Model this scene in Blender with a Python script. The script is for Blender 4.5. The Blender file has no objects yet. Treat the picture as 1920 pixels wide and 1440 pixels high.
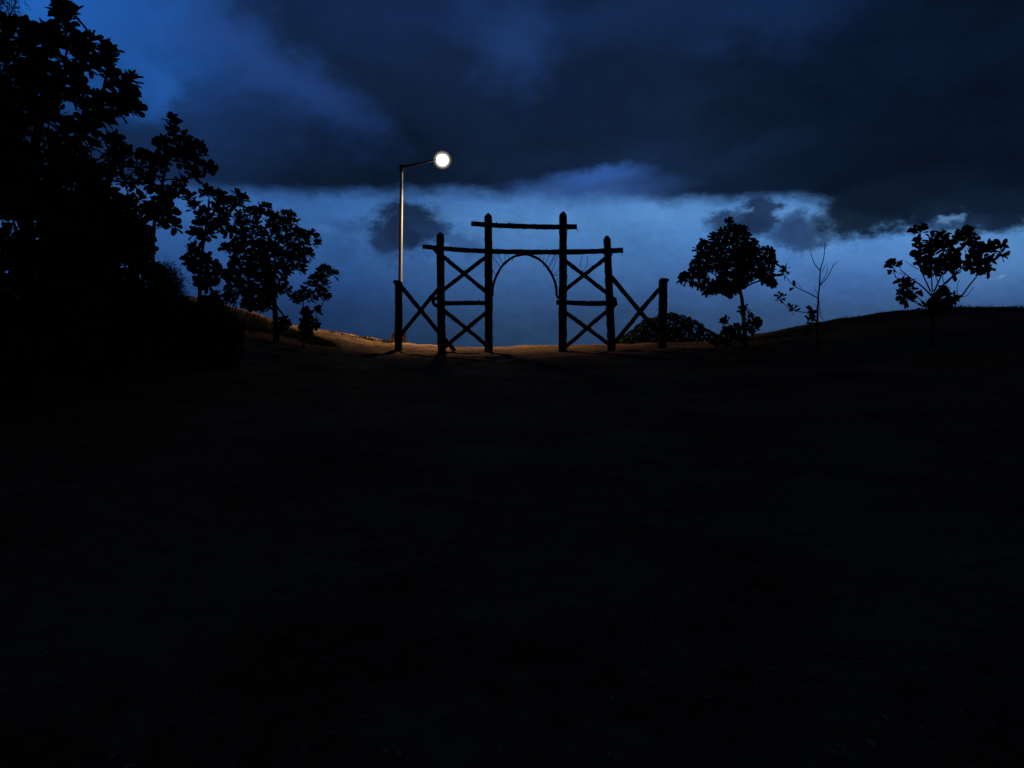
import bpy, math, random
import numpy as np
from mathutils import Vector, Matrix, noise
R = math.radians
scene = bpy.context.scene
COL = scene.collection

# ------------------------------------------------------------------ camera
EYE = Vector((0.0, 0.0, 1.6))
PITCH = R(-1.1)
FPX = 1566.0                                   # focal length in photo pixels (1920 wide)
cam_d = bpy.data.cameras.new('camera')
cam = bpy.data.objects.new('camera', cam_d); COL.objects.link(cam)
cam.location = EYE
cam.rotation_euler = (R(90) + PITCH, 0, 0)
cam_d.sensor_width = 36.0
cam_d.lens = 36.0 * FPX / 1920.0
cam_d.clip_start = 0.05
cam_d.clip_end = 3000
scene.camera = cam
CP, SP = math.cos(PITCH), math.sin(PITCH)

def ray(px, py):
    u, v = (px - 960) / FPX, (720 - py) / FPX
    return Vector((u, CP - v * SP, SP + v * CP))

def P(px, py, Y):
    """world point seen at photo pixel (px, py) that lies Y metres ahead"""
    d = ray(px, py)
    return EYE + d * (Y / d.y)

def azel(px, py):
    d = ray(px, py).normalized()
    return math.atan2(d.x, d.y), math.asin(d.z)

# ------------------------------------------------------------------ sky
scene.view_settings.view_transform = 'Standard'
scene.view_settings.look = 'None'
scene.view_settings.exposure = 0.0
scene.view_settings.gamma = 1.0
scene.view_settings.use_curve_mapping = False

def lin(r, g, b):
    f = lambda c: c / 12.92 if c <= 0.04045 else ((c + 0.055) / 1.055) ** 2.4
    return (f(r / 255), f(g / 255), f(b / 255), 1.0)

world = bpy.data.worlds.new('World')
scene.world = world
world.use_nodes = True

class Nodes:
    def __init__(self, tree):
        self.t = tree; self.n = tree.nodes; self.l = tree.links
    def new(self, kind, **kw):
        nd = self.n.new(kind)
        for k, v in kw.items(): setattr(nd, k, v)
        return nd
    def put(self, sock, v):
        if hasattr(v, 'is_output'): self.l.new(v, sock)
        else: sock.default_value = v
    def m(self, op, a, b=0.0, c=0.0, clamp=False):
        nd = self.new('ShaderNodeMath', operation=op, use_clamp=clamp)
        self.put(nd.inputs[0], a); self.put(nd.inputs[1], b); self.put(nd.inputs[2], c)
        return nd.outputs[0]
    def sstep(self, v, lo, hi, to0=0.0, to1=1.0):
        nd = self.new('ShaderNodeMapRange', interpolation_type='SMOOTHSTEP')
        self.put(nd.inputs['Value'], v)
        self.put(nd.inputs['From Min'], lo); self.put(nd.inputs['From Max'], hi)
        self.put(nd.inputs['To Min'], to0); self.put(nd.inputs['To Max'], to1)
        return nd.outputs['Result']
    def mix(self, f, a, b, mode='MIX'):
        nd = self.new('ShaderNodeMix', data_type='RGBA', blend_type=mode)
        self.put(nd.inputs[0], f); self.put(nd.inputs[6], a); self.put(nd.inputs[7], b)
        return nd.outputs[2]
    def noise(self, vec, scale, detail=4.0, rough=0.55, dist=0.0):
        nd = self.new('ShaderNodeTexNoise')
        self.put(nd.inputs['Vector'], vec)
        nd.inputs['Scale'].default_value = scale; nd.inputs['Detail'].default_value = detail
        nd.inputs['Roughness'].default_value = rough; nd.inputs['Distortion'].default_value = dist
        return nd
    def ramp(self, v, stops, interp='LINEAR'):
        nd = self.new('ShaderNodeValToRGB')
        cr = nd.color_ramp; cr.interpolation = interp
        while len(cr.elements) > 1: cr.elements.remove(cr.elements[-1])
        cr.elements[0].position = stops[0][0]; cr.elements[0].color = stops[0][1]
        for p, c in stops[1:]:
            e = cr.elements.new(p); e.color = c
        self.put(nd.inputs[0], v)
        return nd.outputs[0]

def build_sky():
    N = Nodes(world.node_tree)
    N.n.clear()
    out = N.new('ShaderNodeOutputWorld'); bg = N.new('ShaderNodeBackground')
    N.l.new(bg.outputs[0], out.inputs[0])
    tc = N.new('ShaderNodeTexCoord').outputs['Generated']
    sep = N.new('ShaderNodeSeparateXYZ'); N.l.new(tc, sep.inputs[0])
    az = N.m('ARCTAN2', sep.outputs[0], sep.outputs[1])
    el = N.m('ARCSINE', sep.outputs[2])
    # cloud space: azimuth / elevation (stretched) so that the cloud texture lies in flat layers
    comb = N.new('ShaderNodeCombineXYZ')
    N.put(comb.inputs[0], az); N.put(comb.inputs[1], N.m('MULTIPLY', el, 1.6)); N.put(comb.inputs[2], 0.37)
    cv = comb.outputs[0]
    w1 = N.noise(cv, 9.0, 5.0, 0.6)
    w2 = N.noise(cv, 30.0, 6.0, 0.66)
    s1 = N.new('ShaderNodeSeparateColor'); N.l.new(w1.outputs['Color'], s1.inputs[0])
    s2 = N.new('ShaderNodeSeparateColor'); N.l.new(w2.outputs['Color'], s2.inputs[0])
    def warped(base, i, a1, a2):
        t = N.m('MULTIPLY_ADD', N.m('SUBTRACT', s1.outputs[i], 0.5), a1, base)
        return N.m('MULTIPLY_ADD', N.m('SUBTRACT', s2.outputs[i], 0.5), a2, t)
    azw, elw = warped(az, 0, 0.034, 0.036), warped(el, 1, 0.022, 0.024)
    azs, els = warped(az, 0, 0.16, 0.02), warped(el, 1, 0.12, 0.012)     # softer, larger warp
    azc, elc = warped(az, 0, 0.02, 0.075), warped(el, 1, 0.014, 0.055)     # ragged small clouds
    px2r = 1.0 / FPX

    def blob(px, py, rx, ry, rot=0.0, A=azw, E=elw):
        a0, e0 = azel(px, py)
        da, de = N.m('SUBTRACT', A, a0), N.m('SUBTRACT', E, e0)
        c, s = math.cos(R(rot)), math.sin(R(rot))
        x = N.m('MULTIPLY_ADD', da, c, N.m('MULTIPLY', de, s))
        y = N.m('MULTIPLY_ADD', de, c, N.m('MULTIPLY', da, -s))
        x = N.m('MULTIPLY', x, 1 / (rx * px2r)); y = N.m('MULTIPLY', y, 1 / (ry * px2r))
        return N.m('SQRT', N.m('ADD', N.m('MULTIPLY', x, x), N.m('MULTIPLY', y, y)))   # 1 on the rim

    # ---- clear dusk sky under and behind the cloud deck
    e_of = lambda py: (azel(960, py)[1] + 0.2) / 0.8
    enorm = N.m('MULTIPLY_ADD', el, 1 / 0.8, 0.25, clamp=True)
    clear = N.ramp(enorm, [
        (0.0, lin(26, 44, 70)), (e_of(690), lin(34, 57, 88)), (e_of(640), lin(38, 63, 96)),
        (e_of(590), lin(43, 71, 110)), (e_of(540), lin(55, 91, 143)), (e_of(470), lin(68, 114, 172)),
        (e_of(410), lin(78, 129, 188)), (e_of(370), lin(72, 120, 182)), (e_of(300), lin(56, 98, 166)),
        (e_of(150), lin(38, 84, 158)), (e_of(0), lin(33, 88, 165)), (1.0, lin(24, 60, 124))])
    # the glow stands to the right of the gate and dies away to the left and behind
    azn = N.m('MULTIPLY_ADD', az, 1 / (2 * math.pi), 0.5, clamp=True)
    k = lambda px: azel(px, 600)[0] / (2 * math.pi) + 0.5
    g = lambda v: (v, v, v, 1)
    glow = N.ramp(azn, [(0.0, g(.10)), (0.25, g(.16)), (k(-600), g(.42)), (k(150), (.40, .52, .68, 1)), (k(640), (.50, .60, .72, 1)),
                        (k(960), g(.96)), (k(1250), g(1.06)), (k(1700), g(1.42)), (k(2000), g(1.35)),
                        (k(2600), g(.6)), (0.75, g(.16)), (1.0, g(.10))])
    # weaker azimuth falloff high up
    hi = N.sstep(el, azel(960, 340)[1], azel(960, 180)[1])
    glow = N.mix(hi, glow, g(0.95))
    sky = N.mix(1.0, clear, glow, 'MULTIPLY')
    mott = N.noise(cv, 14.0, 8.0, 0.7)
    mot2 = N.noise(cv, 70.0, 5.0, 0.7)
    sky = N.mix(1.0, sky, N.ramp(mot2.outputs[0], [(0.3, g(.93)), (0.7, g(1.07))]), 'MULTIPLY')
    sky = N.mix(1.0, sky, N.ramp(mott.outputs[0], [(0.25, g(.82)), (0.75, g(1.16))]), 'MULTIPLY')

    # ---- bright wisps low in the clear strip
    for px, py, rx, ry, rot, amt, colr in [
            (615, 436, 34, 9, 0, .3, (74, 118, 178)), (1560, 445, 60, 50, 0, .35, (98, 148, 205)),
            (1500, 400, 70, 16, 0, .5, (92, 142, 200)), (1870, 470, 120, 70, 0, .45, (90, 140, 192)), (1880, 521, 9, 3, 0, .5, (120, 165, 210)),
            (1250, 400, 110, 22, 0, .25, (95, 148, 205)), (1690, 470, 90, 30, 10, .3, (88, 136, 192)), (1545, 415, 24, 30, 10, .5, (84, 132, 190))]:
        d = blob(px, py, rx, ry, rot)
        sky = N.mix(N.sstep(d, 1.35, 0.1, 0.0, amt), sky, lin(*colr))

    # ---- the overcast deck: lower edge follows a curve of azimuth
    edge_pts = [(-900, 330), (-300, 335), (100, 345), (420, 360), (560, 368), (760, 366), (880, 366), (980, 374),
                (1080, 378), (1180, 379), (1235, 379), (1290, 379), (1380, 380), (1540, 384), (1600, 398),
                (1680, 412), (1760, 392), (1800, 402), (1860, 420), (1960, 424), (2200, 410), (2700, 380)]
    fc = N.new('ShaderNodeFloatCurve')
    A0, A1 = azel(edge_pts[0][0], 400)[0], azel(edge_pts[-1][0], 400)[0]
    crv = fc.mapping.curves[0]
    pts = [((azel(x, y)[0] - A0) / (A1 - A0), azel(x, y)[1] * 2.0) for x, y in edge_pts]
    crv.points[0].location = pts[0]; crv.points[1].location = pts[-1]
    for p in pts[1:-1]: crv.points.new(*p)
    fc.mapping.update()
    t = N.m('MULTIPLY', N.m('SUBTRACT', azw, A0), 1 / (A1 - A0), clamp=True)
    N.put(fc.inputs['Value'], t)
    edge = N.m('MULTIPLY', fc.outputs[0], 0.5)
    dy = N.m('SUBTRACT', elw, edge)
    sharp = N.sstep(dy, -0.009, 0.015)

    # deck colour: dark slate, bluer and paler to the upper left where it thins
    big = N.noise(cv, 3.2, 5.0, 0.55, 0.4)
    fine = N.noise(cv, 11.0, 9.0, 0.68, 0.2)
    tone = N.m('MULTIPLY_ADD', N.m('SUBTRACT', fine.outputs[0], 0.5), 0.55, big.outputs[0])
    dark = N.ramp(tone, [(0.28, lin(10, 20, 36)), (0.5, lin(14, 28, 49)), (0.72, lin(18, 36, 62))])
    # left to right: paler at left, darkest to the right
    lr = N.ramp(azn, [(0.0, g(.8)), (0.25, g(.9)), (k(0), g(1.15)), (k(700), g(.72)), (k(1200), g(.92)),
                      (k(1600), g(.72)), (k(1920), g(.60)), (0.75, g(.8)), (1.0, g(.8))])
    deck = N.mix(1.0, dark, lr, 'MULTIPLY')
    for px, py, rx, ry, rot, amt, colr in [
            (110, -30, 205, 140, -20, .95, (34, 110, 204)), (760, 10, 340, 80, 0, .5, (26, 50, 98)), (330, 90, 270, 105, -20, .5, (30, 62, 122)), (450, 85, 210, 58, -32, .6, (38, 76, 146)),
            (262, 164, 42, 32, -30, .7, (36, 92, 172)), (610, 185, 110, 40, -28, .22, (34, 62, 118)), (400, 235, 190, 50, -15, .12, (30, 62, 116)),
            (965, 75, 95, 75, -25, .72, (34, 66, 126)), (1180, 30, 330, 60, 0, .6, (22, 46, 88)),
            (1480, 25, 150, 55, 0, .5, (22, 48, 92)), (900, 150, 420, 90, 0, .3, (26, 46, 84)),
            (1640, 110, 220, 80, 0, .35, (14, 32, 62)), (270, 300, 170, 90, 0, .3, (26, 58, 112)),
            (220, 40, 110, 90, 0, .3, (34, 88, 170)), (1150, 300, 260, 40, 4, .25, (30, 56, 96))]:
        d = blob(px, py, rx, ry, rot, azs, els)
        deck = N.mix(N.sstep(d, 1.6, 0.0, 0.0, amt), deck, lin(*colr))
    # thin grey-blue skirt under the deck edge between lamp and arch and right of it
    skirt = blob(1075, 362, 190, 27, 3)
    deck = N.mix(N.sstep(skirt, 1.45, 0.25, 0.0, .92), deck, lin(46, 80, 139))
    bright = blob(1128, 329, 84, 17, 6)
    deck = N.mix(N.sstep(bright, 1.5, 0.2, 0.0, .85), deck, lin(50, 90, 162))
    c = N.mix(sharp, sky, deck)

    # ---- small dark clouds hanging below the deck
    for px, py, rx, ry, rot, soft, amt, colr in [
            (762, 424, 66, 48, 0, .34, .93, (18, 31, 56)), (722, 448, 36, 34, 0, .5, .8, (26, 44, 76)),
            (850, 452, 64, 18, -22, .7, .6, (38, 66, 112)), (655, 428, 34, 12, 0, .8, .4, (34, 62, 108)),
            (632, 470, 24, 20, 0, .9, .4, (40, 72, 122)),
            (1424, 404, 33, 33, 8, .34, .93, (26, 45, 76)), (1384, 420, 48, 25, 0, .5, .88, (28, 48, 82)),
            (1502, 436, 42, 26, 0, .5, .85, (32, 56, 94)), (1490, 412, 22, 16, 20, .6, .6, (34, 60, 100)), (1460, 434, 36, 18, 0, .7, .65, (40, 68, 112)),
            (1640, 396, 92, 46, 8, .35, .97, (15, 29, 47)), (1720, 372, 110, 42, 0, .5, .9, (13, 25, 42)),
            (1860, 398, 110, 34, 0, .45, .95, (15, 29, 49)), (1810, 425, 40, 18, -10, .7, .5, (30, 52, 88))]:
        d = blob(px, py, rx, ry, rot, azc, elc)
        c = N.mix(N.sstep(d, 1.0 + soft, 1.0 - soft, 0.0, amt), c, lin(*colr))
    for px, py, rx, ry, rot, amt, colr in [(1775, 409, 22, 12, -12, .6, (104, 152, 208)), (1830, 452, 60, 16, -8, .35, (92, 142, 196))]:
        d = blob(px, py, rx, ry, rot, azc, elc)
        c = N.mix(N.sstep(d, 1.4, 0.1, 0.0, amt), c, lin(*colr))
    N.put(bg.inputs['Color'], c)
    bg.inputs['Strength'].default_value = 1.0
build_sky()
world.cycles.sampling_method = 'MANUAL'
world.cycles.sample_map_resolution = 1024

# ------------------------------------------------------------------ helpers
def link(name, me, mat=None, parent=None):
    o = bpy.data.objects.new(name, me)
    COL.objects.link(o)
    if mat and not me.materials: me.materials.append(mat)
    if parent:
        o.parent = parent
        o.matrix_parent_inverse = parent.matrix_world.inverted()
    return o

def thing(name, label, cat, loc, group=None):
    o = bpy.data.objects.new(name, None); COL.objects.link(o)
    o.empty_display_size = 0.2
    o.location = loc
    o['label'] = label; o['category'] = cat
    if group: o['group'] = group
    o.matrix_world = Matrix.Translation(loc)
    return o

class MB:
    def __init__(self): self.v = []; self.f = []
    def add(self, vs, fs):
        b = len(self.v)
        self.v += [tuple(v) for v in vs]; self.f += [tuple(b + i for i in f) for f in fs]
    def mesh(self, name, smooth=False):
        me = bpy.data.meshes.new(name)
        me.from_pydata(self.v, [], self.f); me.update()
        if smooth: me.polygons.foreach_set('use_smooth', [True] * len(me.polygons))
        return me
    def build(self, name, mat, parent=None, smooth=False):
        return link(name, self.mesh(name, smooth), mat, parent)

def frame(d, up=Vector((0, 0, 1))):
    d = d.normalized()
    if abs(d.dot(up)) > 0.95: up = Vector((0, 1, 0))
    a = d.cross(up).normalized()
    return a, a.cross(d).normalized()

def tube(mb, pts, rad, sides=8, rough=0.0, seed=0.0, caps=True, sq=0.0):
    pts = [Vector(p) for p in pts]
    n = len(pts)
    vs = []
    a = None
    for i, p in enumerate(pts):
        d = (pts[min(i + 1, n - 1)] - pts[max(i - 1, 0)])
        if a is None: a, b = frame(d)
        else:
            dn = d.normalized()
            a = (a - dn * a.dot(dn)).normalized(); b = a.cross(dn).normalized()
        r = rad[i] if hasattr(rad, '__len__') else rad
        for k in range(sides):
            t = 2 * math.pi * k / sides
            rr = r
            if rough:
                q = Vector((math.cos(t) * 1.3, math.sin(t) * 1.3, 0)) + p * 5.0 + Vector((seed, seed * 1.7, 0))
                rr *= 1 + rough * noise.noise(q) + rough * 0.6 * noise.noise(q * 3.1)
            vs.append(p + (a * math.cos(t) + b * math.sin(t)) * rr)
    fs = []
    for i in range(n - 1):
        for k in range(sides):
            k2 = (k + 1) % sides
            fs.append((i * sides + k, i * sides + k2, (i + 1) * sides + k2, (i + 1) * sides + k))
    if caps:
        fs.append(tuple(range(sides - 1, -1, -1)))
        fs.append(tuple((n - 1) * sides + k for k in range(sides)))
    mb.add(vs, fs)

def box(mb, c, s, rotz=0.0, taper=1.0):
    cs, sn = math.cos(rotz), math.sin(rotz)
    vs = []
    for z in (-.5, .5):
        q = 1.0 if z < 0 else taper
        for x, y in ((-.5, -.5), (.5, -.5), (.5, .5), (-.5, .5)):
            X, Y = x * s[0] * q, y * s[1] * q
            vs.append((c[0] + X * cs - Y * sn, c[1] + X * sn + Y * cs, c[2] + z * s[2]))
    mb.add(vs, [(3, 2, 1, 0), (4, 5, 6, 7), (0, 1, 5, 4), (1, 2, 6, 5), (2, 3, 7, 6), (3, 0, 4, 7)])

# ------------------------------------------------------------------ materials
def material(name, c0, c1, scale=8.0, rough=0.8, bump=0.0, stretch=(1, 1, 1), metal=0.0, spec=0.3, bscale=None, coord='Object'):
    m = bpy.data.materials.new(name); m.use_nodes = True
    N = Nodes(m.node_tree)
    b = N.n['Principled BSDF']
    tc = N.new('ShaderNodeTexCoord').outputs[coord]
    mp = N.new('ShaderNodeMapping'); N.l.new(tc, mp.inputs[0]); mp.inputs['Scale'].default_value = stretch
    nz = N.noise(mp.outputs[0], scale, 5.0, 0.6)
    N.put(b.inputs['Base Color'], N.ramp(nz.outputs[0], [(0.3, (*c0, 1)), (0.7, (*c1, 1))]))
    b.inputs['Roughness'].default_value = rough
    b.inputs['Metallic'].default_value = metal
    b.inputs['Specular IOR Level'].default_value = spec
    if bump:
        nb = N.noise(mp.outputs[0], bscale or scale * 4, 6.0, 0.65)
        bn = N.new('ShaderNodeBump'); bn.inputs['Strength'].default_value = bump
        bn.inputs['Distance'].default_value = 0.02
        N.l.new(nb.outputs[0], bn.inputs['Height']); N.l.new(bn.outputs[0], b.inputs['Normal'])
    return m

M_bark = material('weathered_log', (.035, .024, .017), (.085, .06, .042), 6, .9, .8, (1, 1, 1), spec=.15)
M_trunk = material('tree_bark', (.03, .024, .018), (.07, .055, .042), 9, .92, .7, spec=.15)
M_leaf = material('leaf_green', (.018, .034, .012), (.04, .07, .022), 3, .6, .0, spec=.2, coord='Generated')
M_leaf_s = material('foliage_green', (.016, .03, .012), (.038, .062, .022), 2.5, .85, .0, spec=.05)
M_needle = material('needle_green', (.014, .022, .012), (.03, .042, .02), 2, .8, spec=.1)
M_steel = material('galvanised_steel', (.13, .14, .13), (.2, .21, .2), 5, .5, .0, (1, 1, .3), metal=.0, spec=.35)
M_dark_metal = material('dark_painted_metal', (.012, .012, .012), (.02, .02, .02), 6, .8, spec=.1)
M_conc = material('concrete', (.09, .08, .066), (.15, .135, .115), 7, .9, .5)
M_rope = material('rope', (.05, .037, .024), (.1, .075, .05), 30, .95, .8)
M_dry = material('dry_leaf', (.16, .11, .06), (.34, .27, .18), 1.2, .8)
M_shell = material('pale_pebble', (.3, .28, .26), (.62, .6, .56), .7, .7)
M_grass = material('dune_grass_blade', (.03, .035, .015), (.08, .075, .035), 2, .8)

def ground_material():
    m = bpy.data.materials.new('dark_sand'); m.use_nodes = True
    N = Nodes(m.node_tree); b = N.n['Principled BSDF']
    tc = N.new('ShaderNodeTexCoord').outputs['Object']
    n1 = N.noise(tc, 0.55, 6.0, 0.6); n2 = N.noise(tc, 7.0, 6.0, 0.68); n3 = N.noise(tc, 45.0, 4.0, 0.7)
    t = N.m('MULTIPLY_ADD', N.m('SUBTRACT', n2.outputs[0], .5), .9, n1.outputs[0])
    t = N.m('MULTIPLY_ADD', N.m('SUBTRACT', n3.outputs[0], .5), .5, t)
    c = N.ramp(t, [(.3, (.04, .024, .015, 1)), (.45, (.125, .066, .036, 1)), (.58, (.2, .108, .057, 1)), (.8, (.29, .165, .09, 1))])
    N.put(b.inputs['Base Color'], c)
    b.inputs['Roughness'].default_value = .95; b.inputs['Specular IOR Level'].default_value = .08
    h = N.m('ADD', N.m('MULTIPLY', n2.outputs[0], 1.0), N.m('MULTIPLY', n3.outputs[0], .35))
    bn = N.new('ShaderNodeBump'); bn.inputs['Strength'].default_value = .9; bn.inputs['Distance'].default_value = .05
    N.put(bn.inputs['Height'], h); N.l.new(bn.outputs[0], b.inputs['Normal'])
    return m
M_ground = ground_material()

# ------------------------------------------------------------------ ground: one sheet, dune crest in front, far plain beyond
YC = 26.5
CREST = [(-1200, 470), (-300, 500), (0, 512), (200, 530), (300, 545), (345, 556), (400, 572), (440, 585), (490, 602), (560, 614), (620, 625), (680, 634),
         (735, 643), (790, 648), (900, 650), (1000, 649), (1100, 647), (1180, 644), (1250, 641), (1340, 639), (1420, 633), (1470, 624),
         (1520, 612), (1560, 603), (1640, 589), (1700, 582), (1750, 579), (1850, 576), (1920, 575), (2200, 574), (3000, 580)]
cx = np.array([P(x, y, YC).x for x, y in CREST]); cz = np.array([P(x, y, YC).z for x, y in CREST])
def crest_z(x):
    s = 0.0
    for o, w in ((-.5, .2), (-.25, .2), (0, .2), (.25, .2), (.5, .2)): s = s + w * np.interp(x + o, cx, cz)
    return s
def base_z(x, y):
    x = np.asarray(x, float); y = np.asarray(y, float)
    c = crest_z(x)
    f = np.clip((y - 1.5) / (YC - 1.5), 0, None)
    front = c * f
    top = c + 0.02
    back = top - 0.16 * np.maximum(0, y - 31.0)
    k = 0.10
    d = front - top
    z = np.where(y > 31.0, np.maximum(back, -1.2), top + np.where(d < -k, d, np.where(d > k, 0, -((d - k) ** 2) / (4 * k))))
    return z
def relief(x, y):
    """small humps and scuffs in the sand"""
    v = Vector((x, y, 0))
    n = 0.055 * noise.noise(v * 0.45) + 0.045 * noise.noise(v * 1.3 + Vector((7, 3, 0))) + 0.036 * noise.noise(v * 2.9)
    return n * (0.25 + 0.75 * min(1.0, abs(y) / 6.0)) if abs(y) < 60 else n
def ground_z(x, y):
    return float(base_z(x, y)) + relief(x, y)

def axis(lo, hi, step, far):
    core = np.arange(lo, hi + 1e-6, step)
    out, s, v = [], step, hi
    while v < far: s *= 1.35; v += s; out.append(v)
    inn, s, v = [], step, lo
    while v > -far: s *= 1.35; v -= s; inn.append(v)
    return np.array(inn[::-1] + list(core) + out)
gx = axis(-19, 19, .17, 420); gy = axis(1, 32, .15, 420)
GX, GY = np.meshgrid(gx, gy)
GZ = base_z(GX, GY)
for j in range(len(gy)):
    for i in range(len(gx)):
        if abs(gx[i]) < 40 and -15 < gy[j] < 45: GZ[j, i] += relief(gx[i], gy[j])
nx, ny = len(gx), len(gy)
verts = np.stack([GX.ravel(), GY.ravel(), GZ.ravel()], 1)
jj, ii = np.meshgrid(np.arange(ny - 1), np.arange(nx - 1), indexing='ij')
q = (jj * nx + ii).ravel()
faces = np.stack([q, q + 1, q + nx + 1, q + nx], 1)
me = bpy.data.meshes.new('ground')
me.from_pydata(verts.tolist(), [], faces.tolist()); me.update()
me.polygons.foreach_set('use_smooth', [True] * len(me.polygons))
g = link('ground', me, M_ground)
g['kind'] = 'structure'

# ------------------------------------------------------------------ timber gateway
GYD = 24.0                                       # the gateway stands 24 m ahead
PXM = GYD / FPX                                  # metres per photo pixel there
gate_base = P(985, 656, GYD)
gate = thing('timber_gateway', 'rustic log gateway with curved arch, crossed braces and low side fences on the sandy rise', 'gateway', gate_base)

def logmesh(p0, p1, w0, w1=None, bow=0.0, sides=10, rough=.12, seed=0, dy=0.0, tip=None, bowdir=Vector((0, 0, -1)), mid=None, capend=True, knots=4):
    """a rough round log from photo pixel p0 to p1 (widths in pixels)"""
    rnd = random.Random(seed)
    a, b = P(p0[0], p0[1], GYD + dy), P(p1[0], p1[1], GYD + dy)
    w1 = w1 or w0
    L = (b - a).length
    n = max(8, int(L / .07))
    pts, rad = [], []
    for i in range(n + 1):
        t = i / n
        p = a.lerp(b, t) + bowdir * (bow * PXM * 4 * t * (1 - t))
        p += Vector((noise.noise(Vector((seed, t * 2.3, 1))), 0, noise.noise(Vector((seed, t * 2.3, 9))))) * .014
        pts.append(p); rad.append((w0 + (w1 - w0) * t) * PXM / 2 * 1.07)
    if tip:                                       # sharpened end: chamfered cone over the last stretch
        d = (b - a).normalized()
        pts.append(b + d * tip * PXM * .55); rad.append(rad[-1] * .62)
        pts.append(b + d * tip * PXM); rad.append(rad[-1] * .12)
    mb = MB()
    tube(mb, pts, rad, sides, rough, seed * 3.3)
    for k in range(knots):                        # stub knots and loose bark
        t = rnd.uniform(.08, .92); i = int(t * n)
        ang = rnd.uniform(0, 6.28); aa, bb = frame(b - a)
        o = (aa * math.cos(ang) + bb * math.sin(ang))
        r = rad[i]
        tube(mb, [pts[i] + o * r * .6, pts[i] + o * r * 1.12, pts[i] + o * (r * 1.12 + rnd.uniform(.008, .03)) + (b - a).normalized() * rnd.uniform(-.03, .03)],
             [rnd.uniform(.016, .03), rnd.uniform(.012, .022), .004], 5)
    return mb

def gpart(name, mb, label=None, mat=None, parent=None, smooth=True):
    o = mb.build(name, mat or M_bark, parent or gate, smooth)
    if label: o['label'] = label
    return o

# posts (bottom pixel, top pixel, widths); bottoms are sunk into the sand
posts = [((747.5, 664), (747, 529), 13.5, 13.0, None, 'short fence post by the lamp plinth'),
         ((828.5, 672), (825.2, 441), 14.5, 13.6, 6, None), ((916.4, 672), (915.6, 406), 14.5, 13.4, 7, None),
         ((1054.6, 672), (1055.9, 404), 15.0, 13.6, 8, None), ((1147.5, 670), (1138.2, 448), 14.8, 12.8, 7, None),
         ((1240.5, 664), (1243.6, 524), 16.0, 15.4, None, 'short fence post with a split broad top')]
for i, (a, b, w0, w1, tip, lab) in enumerate(posts):
    gpart('post', logmesh(a, b, w0, w1, 0, 12, .12, 11 + i, 0.0, tip, knots=6), lab)
# ragged tops of the two short posts
for (px, py, w, sd) in ((745.5, 527.5, 15.5, 1), (1245.3, 523.5, 18.5, 2)):
    mb = MB(); rr = random.Random(sd)
    c = P(px, py, GYD)
    tube(mb, [c + Vector((0, 0, -.07)), c + Vector((0, 0, -.01)), c + Vector((.004, 0, .022))],
         [w * PXM / 2 * .93, w * PXM / 2, w * PXM / 2 * .82], 11, .22, 40 + sd)
    gpart('post_cap', mb)
# horizontal logs
gpart('lintel', logmesh((883.5, 419.5), (1081.5, 425), 8.6, 9.4, 2.2, 10, .16, 31, -.16, knots=9), 'short upper crossbeam between the two tallest posts')
gpart('crossbeam', logmesh((792.8, 462.3), (1168, 468.8), 8.2, 9.4, 7.2, 10, .17, 32, -.17, knots=18), 'long crossbeam above the arch')
gpart('rail', logmesh((822, 568.2), (917, 568), 8.2, 8.2, .3, 10, .15, 33, -.15, knots=5))
gpart('rail', logmesh((1043, 566.8), (1152, 567.6), 8.4, 9.2, 1.5, 10, .17, 34, -.15, knots=6))
# crossed braces: each a log of its own, one pair member before the other
braces = [((828, 478.6), (912, 547.6), 7.2, .10), ((828, 546.4), (912, 481), 7.0, .18),
          ((830, 579.5), (912, 647), 7.2, .10), ((828, 656), (913, 584.5), 7.2, .18),
          ((749, 533.5), (852, 658), 7.6, .10), ((750, 629.5), (823, 540), 7.0, .18),
          ((1056, 486), (1138, 549.5), 7.2, .10), ((1054, 547.6), (1136, 483.8), 7.0, .18),
          ((1056, 583), (1143, 646), 7.2, .10), ((1057, 653), (1141, 581), 7.0, .18),
          ((1140, 512.5), (1242, 634), 7.8, .10), ((1149, 646), (1242, 534.5), 7.6, .18)]
for i, (a, b, w, dy) in enumerate(braces):
    gpart('brace', logmesh(a, b, w * 1.06, w, 0, 8, .17, 50 + i, dy, knots=3))
# the bent branch of the arch and the twigs tied into its corners
ARCH = [(922.6, 556), (923.6, 544), (925.4, 533), (931, 517), (940.4, 500), (950, 490.6), (962.5, 481.8), (973, 478.4), (984, 477.3), (996, 479.2),
        (1009.8, 485.6), (1020.8, 495), (1031.4, 509), (1039, 524.5), (1043, 540), (1043.8, 552), (1047, 560)]
apts = [P(x, y, GYD + .02 * math.sin(i * .9)) for i, (x, y) in enumerate(ARCH)]
def smooth_line(pts, n=4):
    out = []
    for i in range(len(pts) - 1):
        p0, p1, p2, p3 = pts[max(i - 1, 0)], pts[i], pts[i + 1], pts[min(i + 2, len(pts) - 1)]
        for k in range(n):
            t = k / n
            out.append(.5 * ((2 * p1) + (p2 - p0) * t + (2 * p0 - 5 * p1 + 4 * p2 - p3) * t * t + (3 * p1 - p0 - 3 * p2 + p3) * t ** 3))
    out.append(pts[-1]); return out
ap = smooth_line(apts)
mb = MB(); tube(mb, ap, [(.036 + .004 * math.sin(i * .7)) for i in range(len(ap))], 8, .2, 3)
arch = gpart('arch', mb, 'curved branch bent into an arch under the crossbeam')
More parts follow.
